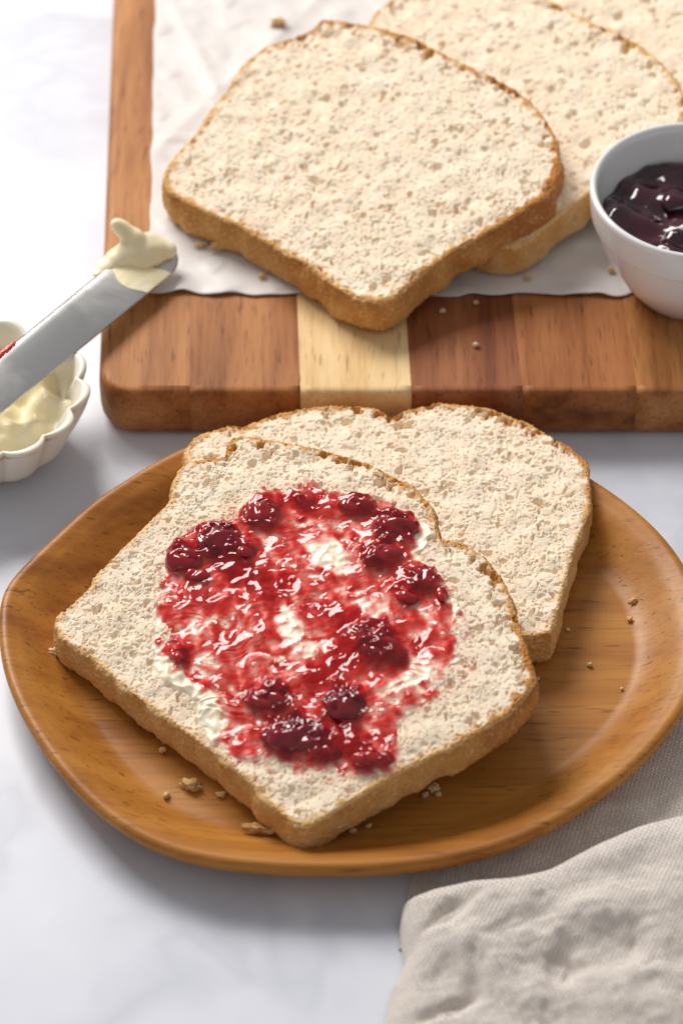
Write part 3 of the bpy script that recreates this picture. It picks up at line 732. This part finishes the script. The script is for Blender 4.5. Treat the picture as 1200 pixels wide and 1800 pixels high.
# soft fruit pieces half sunk in the jam
def berry(px, py, rx, ry, rz, seed, dark, lift=.13):
    p = P(px, py, lambda x, y: zA(x, y)+lift); rg = random.Random(seed)
    rz *= .86; B = [(p[0], p[1], p[2]-.02, rx, ry, rz)]
    for _ in range(5):
        a = rg.uniform(0, 6.28); B.append((p[0]+math.cos(a)*rx*.5, p[1]+math.sin(a)*ry*.5, p[2]+rg.uniform(-.06, .02), rx*rg.uniform(.4, .62), ry*rg.uniform(.4, .62), rz*rg.uniform(.5, .8)))
    o = blob('berry_piece', B, M['jam'], jamo, .045, 16, .04, seed, {'jam': dark*.86}); o.parent = jamo
    return o
for k, b in enumerate([(322,982,.62,.5,.36,.86),(388,950,.78,.62,.42,.98),(460,900,.58,.55,.36,.84),(628,888,.62,.36,.34,.82),(695,925,.72,.46,.38,.88),(670,975,.66,.42,.34,.84),(742,1018,.5,.42,.32,.85),(664,1130,.62,.58,.34,.86),
     (606,1240,.62,.66,.40,.98),(472,1228,.8,.42,.30,.82),(522,1294,1.05,.58,.38,1.0),(655,1334,.68,.28,.26,.78),(315,1150,.3,.3,.22,.68),
     (428,968,.42,.32,.26,.85),(348,1012,.40,.26,.24,.8),(700,1150,.34,.28,.24,.82),(572,1322,.55,.26,.26,.9),(716,1050,.38,.26,.24,.8),(640,1108,.36,.26,.24,.9),(535,878,.36,.22,.18,.7),(776,1045,.2,.3,.22,.75)]):
    berry(*b[:5], k+3, b[5])
# ------------------------------------------------------------------ white bowl of jam
def lathe(prof, n, cx, cy, z0, mod=None):
    a = np.linspace(0, 2*math.pi, n, endpoint=False); rows = []
    for r, z in prof:
        rr = r if mod is None else r*mod(a, r, z); rows.append(np.stack([cx+rr*np.cos(a), cy+rr*np.sin(a), z0+z+0*a], 1))
    return np.vstack(rows), gridfaces(len(prof), n, True)
bz = BT+.12; BH = 4.3
cb = P(1228, 330, bz+BH); RB = 3.72
def curve(pts, n=6):
    p = np.array(pts, float); out = []
    for i in range(len(p)-1):
        a, b, c, d = p[max(i-1, 0)], p[i], p[i+1], p[min(i+2, len(p)-1)]
        for t in np.linspace(0, 1, n, endpoint=False): out.append(.5*((2*b)+(c-a)*t+(2*a-5*b+4*c-d)*t*t+(3*b-a-3*c+d)*t**3))
    out.append(p[-1]); return np.array(out)
outp = curve([(0, .12), (1.5, .12), (1.62, 0), (1.9, 0), (2.02, .12), (2.5, .75), (2.95, 1.5), (3.26, 2.3), (3.44, 2.95)], 5)
outp2 = curve([(3.46, 3.0), (3.58, 3.08), (3.66, 3.5), (3.71, 4.0), (3.72, 4.15), (3.69, 4.27), (3.6, 4.31), (3.5, 4.25), (3.42, 4.05), (3.32, 3.5), (3.1, 2.6), (2.6, 1.5), (1.8, .7), (.8, .42), (0.01, .4)], 5)
bp = np.vstack([outp, outp2]); bp[:, 0] = np.maximum(bp[:, 0], .01)
Vb, Fb = lathe(bp, 128, cb[0], cb[1], bz)
bowl = mk('white_bowl', Vb, Fb, M['bowl'], base=(cb[0], cb[1], bz)); tag(bowl, 'small white ceramic bowl of dark jam at the right edge', 'bowl')
n = 150; a = np.linspace(0, 2*math.pi, n, endpoint=False); rr = np.linspace(0.002, 1, 70)
A, Q = np.meshgrid(a, rr); rad = 3.30*Q*(1+0*A)
x = cb[0]+rad*np.cos(A); y = cb[1]+rad*np.sin(A)
zj2 = 3.05+.02*N_w(x*.55, y*.55)+.07*N_big(x*.8, y*.8)+.05*N_d(x, y)
zj2 = zj2+.30*np.exp(-(((x-cb[0]+2.55)/.55)**2+((y-cb[1]-.1)/.5)**2))+.22*np.exp(-(((x-cb[0]+.3)/.5)**2+((y-cb[1]+.9)/.35)**2))
zj2 = zj2-(.10)*sst(Q, .93, 1)
sh = np.clip(1-(3.4-zj2)*.06, .8, 1.0); x = cb[0]+(x-cb[0])*np.where(Q > .8, sh, 1); y = cb[1]+(y-cb[1])*np.where(Q > .8, sh, 1)
dj = mk('jam', np.stack([x, y, bz+zj2], -1).reshape(-1, 3), gridfaces(70, n, True), M['darkjam'], base=(cb[0], cb[1], bz+.5))
tag(dj, 'dark purple berry jam filling the small white bowl', 'jam')
rg = random.Random(9)
for (dx, dy, r) in ((-2.5, .05, .55), (-.7, -1.3, .8), (-.7, .7, .7), (1.2, .2, .8)):
    B = [(cb[0]+dx+rg.uniform(-.12, .12), cb[1]+dy+rg.uniform(-.12, .12), bz+2.98+rg.uniform(-.05, .05), r*rg.uniform(.5, .8), r*rg.uniform(.5, .8), r*.55) for _ in range(4)]
    blob('berry_piece', B, M['darkjam'], dj, .05, 12, .008, 3)

# ------------------------------------------------------------------ scalloped butter dish
DH = 2.7
dc = P(-32, 684, DH); RD = 3.45; NP = 13
def petal(a, r, z): return 1+.125*(r/RD)**2*(np.abs(np.cos(a*NP/2+.35))**.7-.6)+.012*np.sin(a*3+1)+.010*np.sin(a*5)
dpro = curve([(.01, .12), (1.3, .12), (1.45, 0), (1.7, .02), (2.2, .35), (2.8, .95), (3.2, 1.8), (3.42, 2.42), (3.46, 2.62), (3.38, 2.71), (3.24, 2.67), (3.05, 2.35), (2.75, 1.7), (2.2, .8), (1.3, .45), (.01, .38)], 5)
Vd, Fd = lathe(dpro, 260, dc[0], dc[1], 0, petal)
k_row = np.repeat(np.arange(len(dpro)), 260); aa = np.tile(np.linspace(0, 2*math.pi, 260, endpoint=False), len(dpro))
rimness = np.exp(-((dpro[k_row, 1]-2.55)/.35)**2); lobe = np.abs(np.cos(aa*NP/2+.35))
Vd[:, 2] += rimness*.16*(lobe-.5)
ed = np.exp(-((k_row-38)/3.0)**2)*.75+.35*(1-lobe)**3*rimness+np.where(k_row < 34, .35, 0)
dish = mk('scalloped_dish', Vd, Fd, M['dish'], attrs={'edge': ed}, base=(dc[0], dc[1], 0)); tag(dish, 'small cream scalloped dish of butter at the left edge', 'dish')
n = 120; a = np.linspace(0, 2*math.pi, n, endpoint=False); rr = np.linspace(0.003, 1, 60); A, Q = np.meshgrid(a, rr)
rad = 2.88*Q*petal(A, 2.8, 0); x = dc[0]+rad*np.cos(A); y = dc[1]+rad*np.sin(A)
spir = np.sin(Q*9+A*1.0+.8*N_w(x*.4, y*.4)); zb = 1.7+.14*spir*(1-.5*Q)+.16*N_big(x*.8, y*.8)-.05*sst(Q, .9, 1)
but = mk('butter', np.stack([x, y, zb], -1).reshape(-1, 3), gridfaces(60, n, True), M['butter'], base=(dc[0], dc[1], .5)); tag(but, 'soft yellow butter swirled in the scalloped dish under the knife', 'butter')

# ------------------------------------------------------------------ knife
zk = lambda px: 3.0-(px-100)*.0008
e1 = P(160, 480, zk(205)); e2 = P(285, 470, zk(265)); e3 = P(0, 625, zk(40)); e4 = P(0, 733, zk(-40))
c_tip = (e1+e2)/2
mid_l = (e3+e4)/2
ax = P(282, 452, zk(282))-P(-10, 690, zk(-10)); ax /= np.linalg.norm(ax)
sd = np.cross(ax, [0, 0, 1]); sd /= np.linalg.norm(sd); up = np.cross(sd, ax)
rl = R(14); sd, up = sd*math.cos(rl)-up*math.sin(rl), up*math.cos(rl)+sd*math.sin(rl)
tip = P(300, 432, zk(300)); Lb_, Wk = 10.5, 1.0
# measure half width from the photographed edges
Wk = abs(np.dot(P(100, 534, zk(90))-P(100, 641, zk(90)), sd))/2
Wk *= .92
print('knife half width', Wk, 'slope', ax[2])
knife = empty('butter_knife', tip-ax*20, 'steel butter knife laid across the butter dish, its tip over the board', 'knife')
def kpt(l, s, h): return tip-ax*l+sd*s+up*h
nl = 40; rows = []
for i in range(nl):
    l = 12.0*(i/(nl-1))**1.5; wdt = Wk*math.sqrt(max(0, 1-max(0, (1-l/1.3))**2.2))*(1-.0*l) if l < 1.3 else Wk*(1-.006*l)
    if l > 10.6: wdt *= 1-.45*sst(l, 10.6, 12.0)
    ring_ = []
    for j in range(14):
        an = 2*math.pi*j/14; cs, sn = math.cos(an), math.sin(an)
        ring_.append(kpt(l, wdt*cs, .055*sn*(1-.55*relu(cs))))
    rows.append(ring_)
Vk = np.array(rows).reshape(-1, 3); Fk = gridfaces(nl, 14, True).tolist(); Fk.append(list(range(14))); Fk.append([(nl-1)*14+13-j for j in range(14)])
blade = mk('blade', Vk, Fk, M['steel'], knife)
rows = []
for i in range(24):
    t = i/23; l = 11.9+8.5*t; w_ = .32+.22*sst(t, .1, 1)-.10*relu(t-.93)*10*.3; hgt = .26+.08*t
    if t > .9: w_ *= math.sqrt(max(.02, 1-((t-.9)/.1)**2)); hgt *= math.sqrt(max(.02, 1-((t-.9)/.1)**2))
    rows.append([kpt(l, w_*math.cos(2*math.pi*j/16), hgt*math.sin(2*math.pi*j/16)) for j in range(16)])
Vk = np.array(rows).reshape(-1, 3); Fk = gridfaces(24, 16, True).tolist(); Fk.append(list(range(16))); Fk.append([23*16+15-j for j in range(16)])
mk('handle', Vk, Fk, M['steel'], knife)
B = []
for (px, py, dz, rx, ry, rz) in [(292,440,.12,.42,.42,.36),(272,436,.25,.50,.5,.42),(250,440,.3,.58,.55,.5),(228,446,.3,.58,.5,.5),(208,455,.18,.5,.45,.36),(188,468,.1,.42,.36,.22),(174,482,.04,.28,.2,.12),
      (236,420,.75,.42,.4,.42),(222,408,1.0,.34,.3,.34),(213,400,1.15,.34,.3,.32),(206,394,1.3,.27,.24,.26),(262,424,.45,.42,.36,.35),(245,462,.12,.55,.3,.25),(270,455,.1,.42,.35,.25)]:
    q = P(px, py, zk(px)+dz); B.append((q[0], q[1], q[2], rx, ry, rz))
blob('butter', B, M['butter'], knife, .06, 34, .003, 6)
# thin film left on the blade
nf = 40; U, Vv = np.meshgrid(np.linspace(1.15, 2.5, nf), np.linspace(-1, 1, nf)); 
fl = np.array([[kpt(U[i, j]+.25*math.cos(Vv[i, j]*2.2), Vv[i, j]*Wk*.93, .056*math.sqrt(max(0, 1-Vv[i, j]**2*.8))+.035*(1-sst(U[i, j], 1.6, 2.5))*(1-abs(Vv[i, j])**6)+.004*float(N_w(U[i, j], Vv[i, j]))) for j in range(nf)] for i in range(nf)])
mk('butter_film', fl.reshape(-1, 3), gridfaces(nf, nf), M['butter'], knife)
# streak of jam along the back edge of the blade
B = []
rg = random.Random(31)
for t in np.linspace(0, 1, 60):
    l = 7.5+3.4*t; B.append((*kpt(l, -Wk*.95 if np.dot(kpt(1, 1, 0)-kpt(1, -1, 0), [0, 1, 0]) < 0 else Wk*.95, .045), .12*rg.uniform(.5, 1.2), .12*rg.uniform(.5, 1.2), .03))
jk = blob('jam_streak', B, M['jam'], knife, .03, 3, 0, 2, {'jam': .5})

# ------------------------------------------------------------------ linen napkin: a lower layer under the plate, a puffed fold in front
napkin = empty('linen_napkin', P(1000, 1600, 0), 'crumpled beige linen napkin beside and under the wooden plate', 'napkin')
def cloth(name, outline, n, H, wrad, folds, lift, rot):
    G = coons(*outline, n); x, y = G[..., 0], G[..., 1]; ring = boundary(G); poly = G.reshape(-1, 2)[ring][::6]
    d = relu(poly_sd(x, y, poly)); t = np.clip(d/wrad, 0, 1)
    z = lift+H*np.sqrt(np.clip(1-(1-t)**2, 0, 1))
    z = z+folds(x, y, sst(d, 0, wrad*1.2))
    o = mk(name, np.stack([x, y, z], -1).reshape(-1, 3), gridfaces(n, n), M['linen'], napkin)
    me = o.data; uvl = me.uv_layers.new(name='weave')
    # length along the surface, so the threads follow the folds
    gx = np.cumsum(np.r_[np.zeros((1, n)), np.linalg.norm(np.diff(np.stack([x, y, z], -1), axis=0), axis=2)], 0)
    uu = x*math.cos(rot)+y*math.sin(rot)+z*.5; vv = -x*math.sin(rot)+y*math.cos(rot)+z*.7
    li = np.empty(len(me.loops), np.int32); me.loops.foreach_get('vertex_index', li)
    uvl.data.foreach_set('uv', np.stack([uu.ravel()[li], vv.ravel()[li]], 1).astype(np.float32).ravel())
    return o
def f_low(x, y, m): return .05*N_big(x, y)*m+.10*N_d(x*1.3, y*1.3)*m
z1 = 0.3
low = [cp([(700,1660),(900,1700),(1100,1760),(1420,1900)], z1), cp([(740,1400),(900,1300),(1100,1180),(1400,1000)], .12), cp([(700,1660),(740,1400)], z1), cp([(1420,1900),(1420,1450),(1400,1000)], z1)]
cloth('lower_layer', low, 150, .16, .2, lambda x, y, m: .035*N_big(x, y)*m*(sst(-y, 4, 8)), .02, .5)
z2 = 1.3
top = [cp([(655,1860),(650,1900),(700,2000),(900,2050),(1500,2080)], z2), cp([(722,1553),(760,1538),(830,1524),(900,1520),(960,1506),(1040,1463),(1120,1428),(1200,1408),(1300,1385),(1500,1350)], z2),
       cp([(655,1860),(672,1790),(688,1725),(712,1672),(706,1640),(702,1610),(706,1578),(722,1553)], .9), cp([(1500,2080),(1500,1350)], z2)]
top[2][0] = top[0][0]; top[2][-1] = top[1][0]
def crease(x, y, x0, y0, x1, y1, w, a, asym=0):
    dx, dy = x1-x0, y1-y0; L = math.hypot(dx, dy); t = np.clip(((x-x0)*dx+(y-y0)*dy)/L**2, 0, 1)
    nx = ((x-x0)*(-dy)+(y-y0)*dx)/L; dist = np.sqrt((x-x0-t*dx)**2+(y-y0-t*dy)**2)
    wob = .25*N_big(x*.8, y*.8)*w
    return a*np.exp(-((dist+wob)/w)**2)*(1+.4*np.tanh(nx/w)*asym)*np.sin(np.pi*np.clip(t*.9+.05, 0, 1))**.5
def pxc(a, b): q = P(a, b, 1.5); return q[0], q[1]
CR = [((705,1655),(850,1555),.30,-.55),((720,1690),(900,1610),.5,.25),((830,1760),(845,1650),.30,-.28),((740,1790),(840,1745),.25,-.45),((900,1680),(1060,1590),.7,.35),((960,1790),(1010,1640),.45,-.35),((1080,1760),(1190,1640),.6,.3),
      ((1020,1560),(1190,1500),.5,-.16),((1100,1700),(1130,1600),.35,-.22),((880,1580),(1010,1540),.45,.12),((860,1640),(960,1600),.3,-.2),((980,1690),(1150,1690),.3,-.15)]
def f_top(x, y, m):
    z = .13*N_d(x*.7+3, y*.7)+.02*N_big(x, y)+.010*N_w(x, y)
    for a, b, w_, h_ in CR: z = z+crease(x, y, *pxc(*a), *pxc(*b), w_*.95, h_*.75)
    return z*m
cloth('folded_layer', top, 340, 1.35, 1.1, f_top, .12, .35)
# ------------------------------------------------------------------ crumbs
def crumbobj(px, py, z, rx, ry, rz, label, seed, brown=0.15, kind='crumb', rot=0):
    rg = np.random.default_rng(seed); p = P(px, py, z+rz*.4)
    bm = bmesh.new(); bmesh.ops.create_icosphere(bm, subdivisions=3, radius=1)
    co = np.array([v.co[:] for v in bm.verts]); F = [tuple(v.index for v in f.verts) for f in bm.faces]; bm.free()
    k = rg.uniform(0, 20, 3); co0 = co; d = 1+.30*N_a(co[:, 0]*.5+k[0]+co[:, 2]*.4, co[:, 1]*.5+k[1])+.20*N_b(co[:, 0]*.5+k[2], co[:, 2]*.5+co[:, 1]*.3)
    co = co*np.clip(d, .3, 1.8)[:, None]*np.array([rx, ry, rz])*.85; c_, s_ = math.cos(rot), math.sin(rot)
    co = np.c_[co[:, 0]*c_-co[:, 1]*s_, co[:, 0]*s_+co[:, 1]*c_, co[:, 2]]
    zmin = co[:, 2].min(); co = co+np.array([p[0], p[1], z-zmin*.9])
    o = mk('bread_crumb', co, F, M['crust'] if brown > .3 else M['crumb'], attrs={'crust': np.full(len(co), .6+brown), 'brown': np.full(len(co), brown), 'raw': np.full(len(co), .3), 'stain': np.zeros(len(co))}, base=(p[0], p[1], z))
    return tag(o, label, 'crumb', 'loose bread crumbs')
fl_ = FL+.0; pz = BT+.1
CRL = [(98,1152,fl_,.22,.16,.16,'pale crumb touching the left corner of the jam slice',.1,0),
 (338,1385,fl_,.30,.18,.14,'largest tan crumb on the plate in front of the jam slice',.35,-.3),
 (450,1459,FL+.15,.42,.14,.10,'flat crust flake on the rim beside the front corner of the jam slice',.4,-.15),
 (478,1463,FL+.15,.2,.1,.08,'small flake right beside the flat crust flake on the rim',.2,.2),
 (293,1400,fl_,.13,.08,.09,'tiny crumb left of the largest tan crumb on the plate',.2,1),
 (389,1398,fl_,.14,.10,.08,'tiny crumb between the largest tan crumb and the jam slice',.2,.2),
 (286,1321,fl_,.11,.09,.08,'tiny crumb under the lower left crust of the jam slice',.2,0),
 (1066,957,fl_,.27,.11,.10,'long brown crumb on the right side of the plate, the rearmost there',.6,-.2),
 (1112,1060,fl_,.17,.12,.12,'golden crumb on the right side of the plate',.4,0),
 (1106,1090,fl_,.10,.08,.08,'smaller crumb just in front of the golden crumb on the plate',.2,.4),
 (997,1108,fl_,.07,.06,.05,'white speck beside the corner of the plain slice on the plate',0,0),
 (1036,1170,fl_,.08,.07,.07,'small round crumb alone in the open right half of the plate',.1,0),
 (944,1195,fl_,.08,.05,.06,'white crumb against the brown crust of the jam slice',0,.3),
 (1092,1212,fl_,.05,.04,.04,'faint speck of crumb low on the right of the plate',.1,0),
 (760,1388,fl_,.18,.15,.13,'ragged crumb cluster hanging below the right crust of the jam slice',.1,0),
 (748,1400,fl_,.12,.10,.09,'ragged crumb below the cluster at the right crust of the jam slice',.1,1),
 (770,1398,fl_,.10,.08,.07,'smallest ragged crumb right of the cluster under the jam slice',.05,0),
 (648,1453,fl_,.09,.07,.06,'tiny crumb by the lower right crust near the front corner of the jam slice',.1,0),
 (620,1462,fl_,.13,.10,.08,'small crumb at the foot of the jam slice near its front corner',.15,0),
 (390,436,pz,.40,.16,.16,'ragged crumb on the parchment at the left crust of the front board slice',.35,.2),
 (352,432,pz,.22,.10,.07,'flat crumb on the parchment between the knife tip and the ragged crumb',.2,.1),
 (461,487,pz,.13,.10,.09,'crumb on the parchment below the left crust of the front board slice',.3,0),
 (489,44,pz,.28,.18,.16,'tan crumb on the parchment behind the front board slice',.35,0),
 (836,608,BT,.11,.09,.08,'white crumb on the dark plank of the cutting board',.05,0),
 (778,548,BT,.11,.08,.08,'pale crumb on the board in the shadow of the front board slice',.05,0),
 (926,490,pz,.13,.09,.07,'crumb on the parchment left of the white bowl',.3,0),
 (836,533,BT+.05,.09,.07,.06,'tiny crumb at the parchment edge right of the front board slice',.15,0),
 (1074,476,pz,.14,.10,.08,'crumb on the parchment against the white bowl',.3,.4)]
for i, c in enumerate(CRL): crumbobj(*c[:7], 100+i, c[7], rot=c[8])
for o in bpy.data.objects:
    if 'base' in o: del o['base']
print('tris', sum(len(o.data.loops)-2*len(o.data.polygons) for o in bpy.data.objects if o.type == 'MESH'))
